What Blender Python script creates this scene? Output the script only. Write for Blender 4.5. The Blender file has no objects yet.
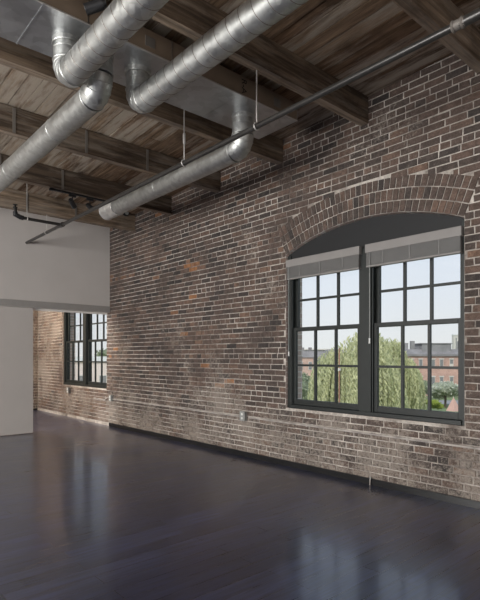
import bpy, math, random
from mathutils import Vector, Matrix, noise
C = bpy.context.scene.collection
R_ = random.Random(7)
PI = math.pi

# ------------------------------------------------------------------ materials
class N:
    def __init__(s, name):
        s.m = bpy.data.materials.new(name); s.m.use_nodes = True
        s.t = s.m.node_tree; s.t.nodes.clear()
        s.out = s.n('ShaderNodeOutputMaterial')
    def n(s, typ, **kw):
        x = s.t.nodes.new(typ)
        for k, v in kw.items(): setattr(x, k, v)
        return x
    def l(s, a, b): s.t.links.new(a, b)
    def noise(s, vec, scale, detail=4, rough=.55, dist=0):
        x = s.n('ShaderNodeTexNoise'); x.inputs['Scale'].default_value = scale
        x.inputs['Detail'].default_value = detail; x.inputs['Roughness'].default_value = rough
        x.inputs['Distortion'].default_value = dist
        if vec is not None: s.l(vec, x.inputs['Vector'])
        return x.outputs['Fac']
    def ramp(s, fac, stops, interp='LINEAR'):
        x = s.n('ShaderNodeValToRGB'); cr = x.color_ramp; cr.interpolation = interp
        while len(cr.elements) < len(stops): cr.elements.new(.5)
        for e, (p, c) in zip(cr.elements, stops):
            e.position = p; e.color = (c[0], c[1], c[2], 1) if isinstance(c, (tuple, list)) else (c, c, c, 1)
        s.l(fac, x.inputs['Fac']); return x.outputs['Color']
    def mix(s, fac, a, b, mode='MIX'):
        x = s.n('ShaderNodeMix', data_type='RGBA', blend_type=mode)
        for i, v in ((0, fac), (6, a), (7, b)):
            if isinstance(v, (int, float)): x.inputs[i].default_value = v if i == 0 else (v, v, v, 1)
            elif isinstance(v, (tuple, list)): x.inputs[i].default_value = (*v, 1)
            else: s.l(v, x.inputs[i])
        return x.outputs[2]
    def math(s, op, a, b=0.0, clamp=False):
        x = s.n('ShaderNodeMath', operation=op, use_clamp=clamp)
        for i, v in ((0, a), (1, b)):
            if isinstance(v, (int, float)): x.inputs[i].default_value = v
            else: s.l(v, x.inputs[i])
        return x.outputs[0]
    def pos(s, scale=(1, 1, 1), obj=True):
        x = s.n('ShaderNodeTexCoord') if obj else s.n('ShaderNodeNewGeometry')
        o = x.outputs['Object'] if obj else x.outputs['Position']
        mp = s.n('ShaderNodeMapping'); mp.inputs['Scale'].default_value = scale
        s.l(o, mp.inputs['Vector']); return mp.outputs['Vector']
    def attr(s, name):
        x = s.n('ShaderNodeAttribute'); x.attribute_name = name; return x.outputs['Color']
    def sep(s, v):
        x = s.n('ShaderNodeSeparateXYZ'); s.l(v, x.inputs[0]); return x.outputs
    def bsdf(s, color, rough=.6, metal=0, bump=None, bstr=.3, bdist=.01, spec=.5, aniso=None):
        b = s.n('ShaderNodeBsdfPrincipled')
        for k, v in (('Base Color', color), ('Roughness', rough), ('Metallic', metal)):
            if isinstance(v, (int, float)): b.inputs[k].default_value = v
            elif isinstance(v, (tuple, list)): b.inputs[k].default_value = (*v, 1)
            else: s.l(v, b.inputs[k])
        b.inputs['Specular IOR Level'].default_value = spec
        if bump is not None:
            bp = s.n('ShaderNodeBump'); bp.inputs['Strength'].default_value = bstr
            bp.inputs['Distance'].default_value = bdist
            s.l(bump, bp.inputs['Height']); s.l(bp.outputs[0], b.inputs['Normal'])
        s.l(b.outputs[0], s.out.inputs['Surface']); return b

def flat(name, col, rough=.6, metal=0, var=.12, scale=8, bump=.1):
    a = N(name); p = a.pos()
    f = a.noise(p, scale, 5)
    c = a.mix(1.0, col, a.ramp(f, [(.3, 1 - var), (.7, 1 + var)]), 'MULTIPLY')
    a.bsdf(c, rough, metal, a.noise(p, scale * 6, 3), bump, .003); return a.m

def mat_brick():
    a = N('old_brick'); w = a.pos(obj=False)
    r = a.sep(a.attr('tint'))                         # x: per-brick random, y: second random, z: paint residue
    col = a.ramp(r[0], [(0, (.052, .044, .041)), (.25, (.082, .064, .056)), (.5, (.112, .080, .066)),
                        (.75, (.145, .097, .076)), (.93, (.175, .110, .080)), (1, (.30, .14, .065))])
    n1 = a.noise(w, 14, 6, .65)
    col = a.mix(1.0, col, a.ramp(n1, [(.25, .55), (.75, 1.5)]), 'MULTIPLY')
    soot = a.noise(w, 1.1, 5, .6)
    col = a.mix(a.ramp(soot, [(.45, 0), (.75, .55)]), col, (.06, .05, .05))
    # pale paint and mortar residue scrubbed over the bricks
    n2 = a.noise(w, 26, 7, .8); n3 = a.noise(w, 2.6, 5, .6)
    m = a.math('ADD', a.math('MULTIPLY', n2, .9), a.math('MULTIPLY', n3, .55))
    m = a.math('ADD', m, a.math('MULTIPLY', r[2], .55))
    col = a.mix(a.ramp(m, [(.88, 0), (1.35, .8)]), col, (.29, .25, .215))
    n4 = a.noise(w, 60, 5, .75)
    col = a.mix(1.0, col, a.ramp(n4, [(.3, .65), (.7, 1.4)]), 'MULTIPLY')
    a.bsdf(col, .85, 0, a.math('ADD', n1, n4), .8, .006, .3); return a.m
def mat_mortar():
    a = N('lime_mortar'); w = a.pos(obj=False)
    s = a.noise(w, 1.7, 5, .62, .6); n = a.noise(w, 22, 5, .7)
    col = a.ramp(s, [(.36, (.20, .17, .15)), (.50, (.42, .375, .335)), (.64, (.58, .53, .48))])
    col = a.mix(1.0, col, a.ramp(n, [(.3, .6), (.7, 1.3)]), 'MULTIPLY')
    a.bsdf(col, .95, 0, a.noise(w, 60, 5, .7), .7, .006, .2); return a.m
def mat_reveal():
    a = N('reveal_brick'); w = a.pos(obj=False)
    x = a.n('ShaderNodeTexBrick'); s_ = a.sep(w); cb = a.n('ShaderNodeCombineXYZ')
    a.l(a.math('ADD', s_[1], s_[0]), cb.inputs[0]); a.l(s_[2], cb.inputs[1]); a.l(cb.outputs[0], x.inputs['Vector'])
    x.inputs['Scale'].default_value = 1; x.inputs['Brick Width'].default_value = .213
    x.inputs['Row Height'].default_value = .0677; x.inputs['Mortar Size'].default_value = .006
    x.inputs['Color1'].default_value = (.56, .44, .39, 1); x.inputs['Color2'].default_value = (.48, .37, .33, 1)
    x.inputs['Mortar'].default_value = (.7, .66, .62, 1)
    a.bsdf(x.outputs[0], .9); return a.m
def mat_floor():
    a = N('dark_stained_planks'); w = a.pos(obj=False); s_ = a.sep(w)
    cb = a.n('ShaderNodeCombineXYZ'); a.l(s_[1], cb.inputs[0]); a.l(s_[0], cb.inputs[1])
    x = a.n('ShaderNodeTexBrick'); a.l(cb.outputs[0], x.inputs['Vector'])
    x.offset = .37; x.inputs['Scale'].default_value = 1; x.inputs['Brick Width'].default_value = 1.35
    x.inputs['Row Height'].default_value = .125; x.inputs['Mortar Size'].default_value = .0028
    x.inputs['Mortar Smooth'].default_value = .3; x.inputs['Bias'].default_value = 0
    x.inputs['Color1'].default_value = (.012, .017, .050, 1); x.inputs['Color2'].default_value = (.032, .040, .095, 1)
    x.inputs['Mortar'].default_value = (.008, .007, .008, 1)
    mp = a.n('ShaderNodeMapping'); mp.inputs['Scale'].default_value = (38, 2.2, 1); a.l(w, mp.inputs['Vector'])
    g = a.noise(mp.outputs[0], 1, 6, .65); b2 = a.noise(w, 1.3, 4)
    col = a.mix(1.0, x.outputs[0], a.ramp(g, [(.30, .3), (.70, 1.9)]), 'MULTIPLY')
    col = a.mix(1.0, col, a.ramp(b2, [(.3, .8), (.7, 1.25)]), 'MULTIPLY')
    mp2 = a.n('ShaderNodeMapping'); mp2.inputs['Scale'].default_value = (9, 1.2, 1); a.l(w, mp2.inputs['Vector'])
    wv = a.noise(mp2.outputs[0], 1, 3)
    pl = a.sep(x.outputs['Color'])[2]
    rough = a.ramp(a.math('ADD', a.math('MULTIPLY', pl, 2.2), a.math('ADD', a.math('MULTIPLY', g, .4), a.math('MULTIPLY', b2, .6))), [(.38, .22), (.85, .40)])
    h = a.math('ADD', a.math('MULTIPLY', x.outputs['Fac'], -1.3), a.math('ADD', a.math('MULTIPLY', g, .5), a.math('MULTIPLY', wv, .9)))
    b = a.bsdf(col, rough, 0, h, .34, .005, .8); b.inputs['Coat Weight'].default_value = .6; b.inputs['Coat Roughness'].default_value = .14; b.inputs['Coat IOR'].default_value = 1.5; return a.m
def mat_board(name, stops, patch, streak, lo=.62, hi=.8, amt=.8):
    # old timber: per-board tint, grain along local X (streak scale), pale residue patches
    a = N(name); w = a.pos(obj=False); t = a.sep(a.attr('tint'))
    mp = a.n('ShaderNodeMapping'); mp.inputs['Scale'].default_value = streak; a.l(w, mp.inputs['Vector'])
    g = a.noise(mp.outputs[0], 1, 7, .68, .4)
    col = a.ramp(a.math('ADD', a.math('MULTIPLY', t[0], .55), a.math('MULTIPLY', g, .5)), stops)
    col = a.mix(1.0, col, a.ramp(g, [(.3, .45), (.7, 1.5)]), 'MULTIPLY')
    st = a.noise(w, 2.3, 5, .6)
    col = a.mix(a.ramp(st, [(.5, 0), (.72, .6)]), col, (.035, .024, .018))
    mp3 = a.n('ShaderNodeMapping'); mp3.inputs['Scale'].default_value = tuple(.45 * v + .6 for v in streak); a.l(w, mp3.inputs['Vector'])
    pn = a.noise(mp3.outputs[0], 1.0, 7, .7)
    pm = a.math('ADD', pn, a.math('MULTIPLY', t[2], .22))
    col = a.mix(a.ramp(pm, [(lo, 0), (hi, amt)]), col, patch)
    a.bsdf(col, .8, 0, a.math('ADD', g, pn), .6, .008, .25); return a.m
def mat_galv(name, base=(.56, .565, .545), r0=.38, r1=.55, scale=26, lines=0):
    a = N(name); p = a.pos()
    v = a.n('ShaderNodeTexVoronoi'); v.inputs['Scale'].default_value = scale; a.l(p, v.inputs['Vector'])
    vs = a.sep(v.outputs['Color'])[0]; n = a.noise(p, 3, 5, .6)
    f = a.math('ADD', a.math('MULTIPLY', vs, .35), a.math('MULTIPLY', n, .65))
    col = a.mix(1.0, base, a.ramp(f, [(.25, .8), (.75, 1.15)]), 'MULTIPLY')
    rr = a.ramp(f, [(.25, r0), (.75, r1)])
    a.bsdf(col, rr, .92, a.noise(p, 9, 3), .10, .004); return a.m
def mat_glass():
    a = N('window_glass'); lw = a.n('ShaderNodeLayerWeight'); lw.inputs['Blend'].default_value = .5
    fac = a.math('ADD', a.math('MULTIPLY', a.math('POWER', lw.outputs['Facing'], 5.0), .8), .022)
    tr = a.n('ShaderNodeBsdfTransparent'); tr.inputs[0].default_value = (.93, .95, .95, 1)
    gl = a.n('ShaderNodeBsdfGlossy'); gl.inputs['Roughness'].default_value = .02
    mx = a.n('ShaderNodeMixShader'); a.l(fac, mx.inputs[0]); a.l(tr.outputs[0], mx.inputs[1]); a.l(gl.outputs[0], mx.inputs[2])
    a.l(mx.outputs[0], a.out.inputs['Surface']); return a.m
def mat_leaf(name, c0, c1):
    a = N(name); t = a.sep(a.attr('tint'))
    col = a.mix(t[0], c0, c1); b = a.n('ShaderNodeBsdfDiffuse'); a.l(col, b.inputs[0])
    tl = a.n('ShaderNodeBsdfTranslucent'); a.l(col, tl.inputs[0])
    mx = a.n('ShaderNodeMixShader'); mx.inputs[0].default_value = .35
    a.l(b.outputs[0], mx.inputs[1]); a.l(tl.outputs[0], mx.inputs[2]); a.l(mx.outputs[0], a.out.inputs['Surface']); return a.m
def mat_shell_brick(name, c1, c2, mo, sc=1):
    a = N(name); p = a.pos(); s_ = a.sep(p); cb = a.n('ShaderNodeCombineXYZ')
    a.l(a.math('ADD', s_[0], s_[1]), cb.inputs[0]); a.l(s_[2], cb.inputs[1])
    x = a.n('ShaderNodeTexBrick'); a.l(cb.outputs[0], x.inputs['Vector']); x.inputs['Scale'].default_value = 1
    x.inputs['Brick Width'].default_value = .213 * sc; x.inputs['Row Height'].default_value = .0677 * sc; x.inputs['Mortar Size'].default_value = .006 * sc
    for k, v in (('Color1', c1), ('Color2', c2), ('Mortar', mo)): x.inputs[k].default_value = (*v, 1)
    a.bsdf(a.mix(1.0, x.outputs[0], a.ramp(a.noise(p, .5, 5), [(.3, .8), (.7, 1.2)]), 'MULTIPLY'), .9); return a.m

M = dict(
    brick=mat_brick(), mortar=mat_mortar(), reveal=mat_reveal(), floor=mat_floor(),
    deck=mat_board('roof_deck_boards', [(0, (.08, .046, .028)), (.4, (.18, .108, .064)), (.7, (.29, .20, .13)), (1, (.40, .29, .20))],
                   (.50, .43, .35), (1.6, 22, 22), .56, .74, .85),
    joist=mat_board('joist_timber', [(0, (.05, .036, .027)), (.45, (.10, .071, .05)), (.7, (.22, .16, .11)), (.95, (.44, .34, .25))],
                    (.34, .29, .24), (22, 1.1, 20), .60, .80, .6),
    galv=mat_galv('galvanised_steel'), galv_sheet=mat_galv('galvanised_sheet', (.50, .51, .52), .30, .45, 14),
    seam=flat('dark_steel_seam', (.27, .24, .21), .5, .8), side_refl=flat('reflected_wood_brown', (.21, .155, .11), .6, 0, .2, 3),  # duct side brown: wood reflection painted onto sheet metal
    plaster=flat('white_plaster', (.56, .525, .50), .85, 0, .03, 2, .05), door=flat('door_paint', (.51, .475, .45), .7, 0, .03, 2, .05),
    trim=flat('grey_trim_paint', (.31, .295, .28), .6, 0, .05), whitetrim=flat('white_trim_paint', (.80, .77, .73), .6, 0, .03),
    frame=flat('window_black_green_paint', (.013, .0165, .0155), .5, 0, .15, 5), panel=flat('black_arch_panel', (.010, .0105, .012), .6, 0, .15, 2),
    glass=mat_glass(), blind=flat('blind_vinyl', (.26, .245, .235), .55, 0, .04), blind2=flat('blind_slats', (.22, .215, .21), .55, 0, .06),
    black=flat('black_steel', (.022, .022, .024), .45, .2), pipe=flat('iron_pipe', (.05, .047, .044), .3, .3, .2), rod=flat('zinc_rod', (.62, .60, .57), .45, .4),
    base=flat('black_baseboard', (.010, .010, .011), .3, 0, .2), conduit=flat('painted_conduit', (.44, .40, .37), .6, .1, .35, 10),
    box=flat('grey_electrical_box', (.36, .37, .36), .5, .3), white=flat('white_plastic', (.8, .8, .78), .4), lens=flat('pale_lamp_lens', (.85, .84, .80), .25),
    ink=flat('black_stencil_ink', (.012, .011, .010), .8), strap=flat('grey_strap', (.20, .18, .16), .6, .3),
    ebrick=mat_shell_brick('row_house_brick', (.55, .33, .265), (.48, .285, .23), (.58, .44, .38), 2),  # both house bricks paled, outdoor haze put into their colour
    ebrick2=mat_shell_brick('corner_house_brick', (.60, .40, .32), (.54, .35, .29), (.6, .46, .4), 2),
    slate=flat('grey_slate', (.24, .225, .225), .8, 0, .2, .7), dormer=flat('dormer_slate', (.27, .26, .26), .8, 0, .2, .7), pane=flat('dark_pane', (.22, .22, .22), .25),
    stone=flat('pale_stone', (.62, .58, .53), .85, 0, .1, .6), grass=flat('lawn', (.17, .22, .10), .95, 0, .3, .12), road=flat('asphalt', (.26, .26, .26), .9, 0, .15, .3),
    pinkish=flat('pink_stucco', (.74, .63, .58), .85, 0, .1, .4), van=flat('white_van_paint', (.72, .72, .72), .35), tyre=flat('tyre', (.03, .03, .03), .8),
    bark=flat('bark', (.13, .10, .075), .9, 0, .3, 3), pole=flat('red_brown_pole', (.34, .14, .10), .7),
    willow=mat_leaf('willow_leaves', (.36, .40, .22), (.84, .82, .52)), leaf=mat_leaf('green_leaves', (.26, .31, .20), (.44, .48, .33)),  # leaf tones paled too, in place of real haze
    paleleaf=mat_leaf('blossoming_leaves', (.34, .38, .26), (.80, .80, .70)), lime=mat_leaf('lime_leaves', (.30, .38, .07), (.46, .50, .14)),
)

# ------------------------------------------------------------------ mesh builder
class MB:
    def __init__(s): s.v = []; s.f = []; s.m = []; s.c = []
    def face(s, idx, mi=0, col=(.5, .5, 0)): s.f.append(idx); s.m.append(mi); s.c.append(col)
    def add(s, pts): b = len(s.v); s.v += [tuple(p) for p in pts]; return b
    def box(s, x0, x1, y0, y1, z0, z1, mi=0, col=(.5, .5, 0), skip=()):
        b = s.add([(x, y, z) for z in (z0, z1) for y in (y0, y1) for x in (x0, x1)])
        for k, q in (('b', (0, 2, 3, 1)), ('t', (4, 5, 7, 6)), ('f', (0, 1, 5, 4)), ('k', (2, 6, 7, 3)), ('l', (0, 4, 6, 2)), ('r', (1, 3, 7, 5))):
            if k not in skip: s.face([b + i for i in q], mi, col)
        return s
    def hexa(s, p8, mi=0, col=(.5, .5, 0)):
        b = s.add(p8)
        for q in ((0, 2, 3, 1), (4, 5, 7, 6), (0, 1, 5, 4), (2, 6, 7, 3), (0, 4, 6, 2), (1, 3, 7, 5)): s.face([b + i for i in q], mi, col)
        return s
    def tube(s, pts, r, n=24, mi=0, caps=True, hollow=0):
        P = [Vector(p) for p in pts]; D = [(P[i + 1] - P[i]).normalized() for i in range(len(P) - 1)]
        up = Vector((0, 0, 1)) if abs(D[0].z) < .9 else Vector((0, 1, 0))
        u = D[0].cross(up).normalized(); w = D[0].cross(u).normalized(); rings = []
        off = [(u * math.cos(2 * PI * k / n) + w * math.sin(2 * PI * k / n)) * r for k in range(n)]
        cur = off
        for i, p in enumerate(P):
            if i == 0: ring = [p + o for o in cur]
            elif i == len(P) - 1: ring = [p + o for o in cur]
            else:
                d0, d1 = D[i - 1], D[i]; nn = (d0 + d1).normalized()
                ring = []
                for o in cur: ring.append(p + o - d0 * (o.dot(nn) / d0.dot(nn)))
                q = d0.rotation_difference(d1); cur = [q @ o for o in cur]
            rings.append(s.add(ring))
        for a, b in zip(rings, rings[1:]):
            for k in range(n): s.face([a + k, a + (k + 1) % n, b + (k + 1) % n, b + k], mi)
        if caps:
            s.face([rings[0] + k for k in range(n)][::-1], mi); s.face([rings[-1] + k for k in range(n)], mi)
        return s
    def ring(s, p, d, R, r, mi=0, n=28, k=6):        # torus bead round axis d
        p = Vector(p); d = Vector(d).normalized(); up = Vector((0, 0, 1)) if abs(d.z) < .9 else Vector((0, 1, 0))
        u = d.cross(up).normalized(); w = d.cross(u); b = len(s.v)
        for i in range(n):
            e = u * math.cos(2 * PI * i / n) + w * math.sin(2 * PI * i / n)
            for j in range(k):
                a = 2 * PI * j / k; s.v.append(tuple(p + e * (R + r * math.cos(a)) + d * r * math.sin(a)))
        for i in range(n):
            for j in range(k):
                s.face([b + i * k + j, b + ((i + 1) % n) * k + j, b + ((i + 1) % n) * k + (j + 1) % k, b + i * k + (j + 1) % k], mi)
        return s
    def helix(s, x0, x1, y, z, R, pitch, mi=1):
        n = int((x1 - x0) / pitch * 30); b = len(s.v)
        for i in range(n + 1):
            a = 2 * PI * i / 30; x = x0 + pitch * i / 30
            for dx, rr in ((-.0035, R - .0004), (0, R + .0028), (.0035, R - .0004)):
                s.v.append((x + dx, y + rr * math.cos(a), z + rr * math.sin(a)))
        for i in range(n):
            for j in (0, 1): s.face([b + i * 3 + j, b + i * 3 + j + 1, b + i * 3 + j + 4, b + i * 3 + j + 3], mi)
        return s
    def disc(s, p, d, r, n=20, mi=0):
        p = Vector(p); d = Vector(d).normalized(); up = Vector((0, 0, 1)) if abs(d.z) < .9 else Vector((0, 1, 0))
        u = d.cross(up).normalized(); w = d.cross(u)
        b = s.add([p + (u * math.cos(2 * PI * i / n) + w * math.sin(2 * PI * i / n)) * r for i in range(n)])
        s.face([b + i for i in range(n)], mi); return s
    def build(s, name, mats, parent=None, smooth=False, bevel=0, origin=None):
        me = bpy.data.meshes.new(name)
        vs = s.v if origin is None else [(a - origin[0], b - origin[1], c - origin[2]) for a, b, c in s.v]
        me.from_pydata(vs, [], s.f)
        for m in (mats if isinstance(mats, (list, tuple)) else [mats]): me.materials.append(m)
        me.polygons.foreach_set('material_index', s.m)
        at = me.color_attributes.new('tint', 'FLOAT_COLOR', 'CORNER')
        d = []
        for p, c in zip(s.f, s.c): d += [c[0], c[1], c[2], 1.0] * len(p)
        at.data.foreach_set('color', d)
        if smooth:
            me.polygons.foreach_set('use_smooth', [True] * len(me.polygons)); me.set_sharp_from_angle(angle=math.radians(35 if smooth is True else smooth))
        me.update(); o = bpy.data.objects.new(name, me); C.objects.link(o)
        if origin is not None: o.location = origin
        if parent is not None:
            o.parent = parent
            o.location = Vector(o.location) - Vector(parent.location) if origin is not None else -Vector(parent.location)
        if bevel:
            b = o.modifiers.new('bevel', 'BEVEL'); b.width = bevel; b.segments = 2; b.limit_method = 'ANGLE'
        return o
def thing(name, label, cat, loc, group=None, kind=None):
    o = bpy.data.objects.new(name, None); C.objects.link(o); o.location = loc; o.empty_display_size = .1
    o['label'] = label
    if cat: o['category'] = cat
    if group: o['group'] = group
    if kind: o['kind'] = kind
    return o
def tag(o, label, cat, group=None):
    o['label'] = label; o['category'] = cat
    if group: o['group'] = group
    return o
def struct(o, label=None):
    o['kind'] = 'structure'
    if label: o['label'] = label
    return o

# ------------------------------------------------------------------ dimensions
CH = 1.34                       # eye height
YW = 4.5                        # inner face of the long brick wall
XF = -12.83                     # far end wall
XP = -8.93                      # white partition face
XR, YB = 5.5, -6.0              # right and rear walls
def zu(x): return 3.80 + .041 * (x + 3.08)      # underside of joists (the roof slopes)
def zd(x): return zu(x) + .285                  # underside of deck boards
W1 = (-4.262, -2.050); W2 = (-11.283, -9.076); ZS = .712; AR = 2.83; RT = .36
def zarch(x, w):
    c = (w[0] + w[1]) / 2; return math.sqrt(AR * AR - (x - c) ** 2) - .008

# ------------------------------------------------------------------ floor, ceiling, plain walls
fl = MB().box(XF - .3, XR + .2, YB - .3, YW + .30, -.25, 0); struct(fl.build('floor', M['floor']), 'dark stained plank floor')
dk = MB()                                                     # deck boards: strips along X, one mesh
y = YB - .1
while y < YW - .001:
    wd = R_.uniform(.125, .165); y1 = min(y + wd, YW)
    x = XF - .1 - R_.uniform(0, 1.5)
    while x < XR:
        x1 = min(x + R_.choice((2.4, 3.65, 3.65, 4.9)), XR + .1)
        if x1 - x < .2: break
        dz = R_.uniform(0, .007); t = (R_.random(), R_.random(), max(0, min(1, R_.gauss(.45 + (.9 if (x1 < -1.0 and y < 2.4) else 0), .4))))
        g = .0035
        xa = max(x, XF - .1)
        if x1 > xa + .05:
            p = [(xx, yy, zd(xx) + dz + q) for q in (0, .04) for yy in (y + g, y1 - g) for xx in (xa + .002, x1 - .002)]
            dk.hexa(p, 0, t)
        x = x1
    y = y1
p = [(xx, yy, zd(xx) + .042 + q) for q in (0, .1) for yy in (YB - .1, YW) for xx in (XF - .1, XR + .1)]
dk.hexa(p, 0, (.0, .5, 0))
struct(dk.build('ceiling', M['deck']), 'old brown plank roof deck with pale residue')

def plain_wall(name, mat, segs, label):
    m = MB()
    for b in segs: m.box(*b)
    return struct(m.build(name, mat), label)
Zt = 4.62
plain_wall('wall_right', M['plaster'], [(XR, XR + .25, YB - .25, -4.6, 0, Zt), (XR, XR + .25, -2.4, -1.2, 0, Zt), (XR, XR + .25, 1.0, YW, 0, Zt),
    (XR, XR + .25, -4.6, -2.4, 0, .7), (XR, XR + .25, -4.6, -2.4, 2.9, Zt), (XR, XR + .25, -1.2, 1.0, 0, .7), (XR, XR + .25, -1.2, 1.0, 2.9, Zt)], 'plain white wall with two openings')
rw = [(-12.4, -9.8), (-6.3, -3.3), (-2.6, .4), (1.1, 4.1)]
segs = []; xs = [XF - .25] + [v for w in rw for v in w] + [XR]
for i in range(0, len(xs), 2): segs.append((xs[i], xs[i + 1], YB - .25, YB, 0, Zt))
for a_, b_ in rw: segs += [(a_, b_, YB - .25, YB, 0, .5), (a_, b_, YB - .25, YB, 3.1, Zt)]
plain_wall('wall_rear', M['plaster'], segs, 'plain white wall with four openings')
# partition: header above the opening, solid part behind the sliding door
pt = MB().box(XP - .14, XP, YB, YW - .002, 2.20, zd(XP) - .003)
struct(MB().box(XP - .14, XP - .10, YB, 2.45, 0, 2.198).build('wall_behind_door', M['plaster']), 'white wall behind the sliding door')
struct(pt.build('wall_partition', M['plaster']), 'white partition wall above the opening')
tr = MB().box(XP, XP + .018, YB, YW - .004, 2.205, 2.315); struct(tr.build('trim_1', M['trim'], bevel=.003), 'grey painted track fascia board above the opening')
tr = MB().box(XP - .135, XP - .11, 2.46, YW - .004, 2.165, 2.2); struct(tr.build('trim_2', M['whitetrim']), 'white head casing of the opening')

# ------------------------------------------------------------------ brick walls
def brick(m, P, dx, dz, prot, rnd, mi=0):
    """P(u, v, d) -> point; brick covers u dx, v dz; d is protrusion"""
    u0, u1 = dx; v0, v1 = dz; j = lambda: R_.uniform(-.0028, .0028)
    t = prot + R_.uniform(-.0025, .004); a = [R_.uniform(-.0018, .0018) for _ in range(4)]
    q = [(u0 + j(), v0 + j()), (u1 + j(), v0 + j()), (u1 + j(), v1 + j()), (u0 + j(), v1 + j())]
    e = .005
    cu, cv = (u0 + u1) / 2, (v0 + v1) / 2
    front = [P(u + (e if u < cu else -e), v + (e if v < cv else -e), t + a[i]) for i, (u, v) in enumerate(q)]
    mid = [P(u, v, t + a[i] - .005) for i, (u, v) in enumerate(q)]; back = [P(u, v, -.012) for u, v in q]
    b = m.add(front + mid + back); m.face([b, b + 1, b + 2, b + 3], mi, rnd)
    for i in range(4):
        k = (i + 1) % 4; m.face([b + 4 + i, b + 4 + k, b + k, b + i], mi, rnd); m.face([b + 8 + i, b + 8 + k, b + 4 + k, b + 4 + i], mi, rnd)
def tint(x, z, far=False):
    n = noise.noise(Vector((x * .6, z * .9, 3.1))); r = R_.gauss(.42 + .25 * n, .2)
    if far: r = min(r + .26, .86)
    if R_.random() < .03: r -= .35
    if (abs(x + 6.15) < .22 and abs(z - 2.69 + .15 * (x + 6.15)) < .075): r = R_.uniform(.93, 1)
    if (abs(x + 8.1) < 1.0 and abs(z - 2.75 + .1 * (x + 8.1)) < .05 and R_.random() < .3): r = .95
    pr = .22 * max(0, min(1, n * 3)) + max(0, min(1, (1.35 - z) / 1.1)) * .42
    if far: pr = max(pr * .6, .40 + .25 * noise.noise(Vector((x, z * 2, 9))))
    return (max(0, min(1, r)), R_.random(), max(0, min(1, pr)))
def blocked(x0, x1, z0, z1):
    """returns x-intervals of the brick left visible beside windows and arch rings"""
    out = [(x0, x1)]; zm = (z0 + z1) / 2
    for w in (W1, W2):
        c = (w[0] + w[1]) / 2; new = []
        hw = (w[1] - w[0]) / 2; zs = math.sqrt(AR * AR - hw * hw)
        if zm < ZS: continue
        if zm < zs: e = hw
        else:
            Ro = AR + RT
            if zm >= Ro: continue
            e = min(math.sqrt(Ro * Ro - zm * zm), hw * zm / zs)       # skewback is radial
        for a, b in out:
            if b <= c - e or a >= c + e: new.append((a, b)); continue
            if a < c - e: new.append((a, c - e - .004))
            if b > c + e: new.append((c + e + .004, b))
        out = new
    return [(a, b) for a, b in out if b - a > .025]
def wall_grid(m, P, u0, u1, ztop, far=None, cut=True, z0=.065):
    z = z0 - .01; row = 0; H = .0700
    while z < ztop:
        head = row % 7 == 4; L = .1065 if head else .213; x = u0 - (.5 * L if row % 2 else 0) + R_.uniform(-.015, .015)
        while x < u1:
            Lx = L * R_.uniform(.96, 1.04); a, b = max(x + .006, u0), min(x + Lx - .006, u1)
            if b - a > .02:
                for (p_, q_) in (blocked(a, b, z, z + H) if cut else [(a, b)]):
                    fz = far((p_ + q_) / 2) if far else False
                    brick(m, P, (p_, q_), (z + .006, z + H - .006), .008, tint((p_ + q_) / 2 if cut else p_ * 1.7 + 5, z, fz))
            x += Lx
        z += H; row += 1
bw = MB(); MY = YW + .008
def segwall(m, x0, x1, z0f, z1f, n):
    for i in range(n):
        a, b = x0 + (x1 - x0) * i / n, x0 + (x1 - x0) * (i + 1) / n
        z0a, z0b, z1a, z1b = z0f(a), z0f(b), z1f(a), z1f(b)
        k = m.add([(a, MY, z0a), (b, MY, z0b), (b, MY, z1b), (a, MY, z1a), (a, MY + .30, z0a), (b, MY + .30, z0b), (b, MY + .30, z1b), (a, MY + .30, z1a)])
        m.face([k, k + 1, k + 2, k + 3], 1); m.face([k + 5, k + 4, k + 7, k + 6], 2); m.face([k, k + 4, k + 5, k + 1], 2); m.face([k + 3, k + 2, k + 6, k + 7], 2)
        m.face([k, k + 3, k + 7, k + 4], 2); m.face([k + 1, k + 5, k + 6, k + 2], 2)
cz = lambda v: (lambda x: v)
segwall(bw, XF - .3, W2[0], cz(0), cz(Zt), 1); segwall(bw, W2[1], W1[0], cz(0), cz(Zt), 1); segwall(bw, W1[1], XR + .2, cz(0), cz(Zt), 1)
for w in (W1, W2):
    segwall(bw, w[0], w[1], cz(0), cz(ZS), 1); segwall(bw, w[0], w[1], lambda x, w=w: zarch(x, w) + .008, cz(Zt), 24)
wall_grid(bw, lambda u, v, d: (u, MY - d, v), XF, 3.0, 4.3, far=lambda x: x < XP - .1)
for w in (W1, W2):                                            # three rowlock rings of the segmental arch
    c = (w[0] + w[1]) / 2; hw = (w[1] - w[0]) / 2; A = math.asin(hw / AR)
    for ring in range(3):
        r0 = AR + ring * RT / 3 + .003; r1 = AR + (ring + 1) * RT / 3 - .009
        n = int(2 * A * r0 / .0675); off = R_.uniform(-.2, .2) * (ring == 1)
        for i in range(n):
            a0 = -A + 2 * A * i / n + .0022; a1 = -A + 2 * A * (i + 1) / n - .0022
            P = lambda u, v, d, c=c: (c + v * math.sin(u), MY - d, v * math.cos(u))
            br = R_.uniform(-.008, .006)
            q = tint(c + r0 * math.sin(a0), r0 * math.cos(a0), w is W2)
            q = (min(q[0], .8), q[1], q[2])
            u0, u1 = a0, a1; t = .010 + R_.uniform(-.002, .003)
            f4 = [P(u0, r0 + br * .3, t), P(u1, r0 + br * .3, t), P(u1, r1 + br * .3, t), P(u0, r1 + br * .3, t)]
            b4 = [P(u0, r0, -.06), P(u1, r0, -.06), P(u1, r1, -.012), P(u0, r1, -.012)]
            k = bw.add(f4 + b4); bw.face([k, k + 1, k + 2, k + 3], 0, q)
            for e in range(4): g = (e + 1) % 4; bw.face([k + 4 + e, k + 4 + g, k + g, k + e], 0, q)
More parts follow.
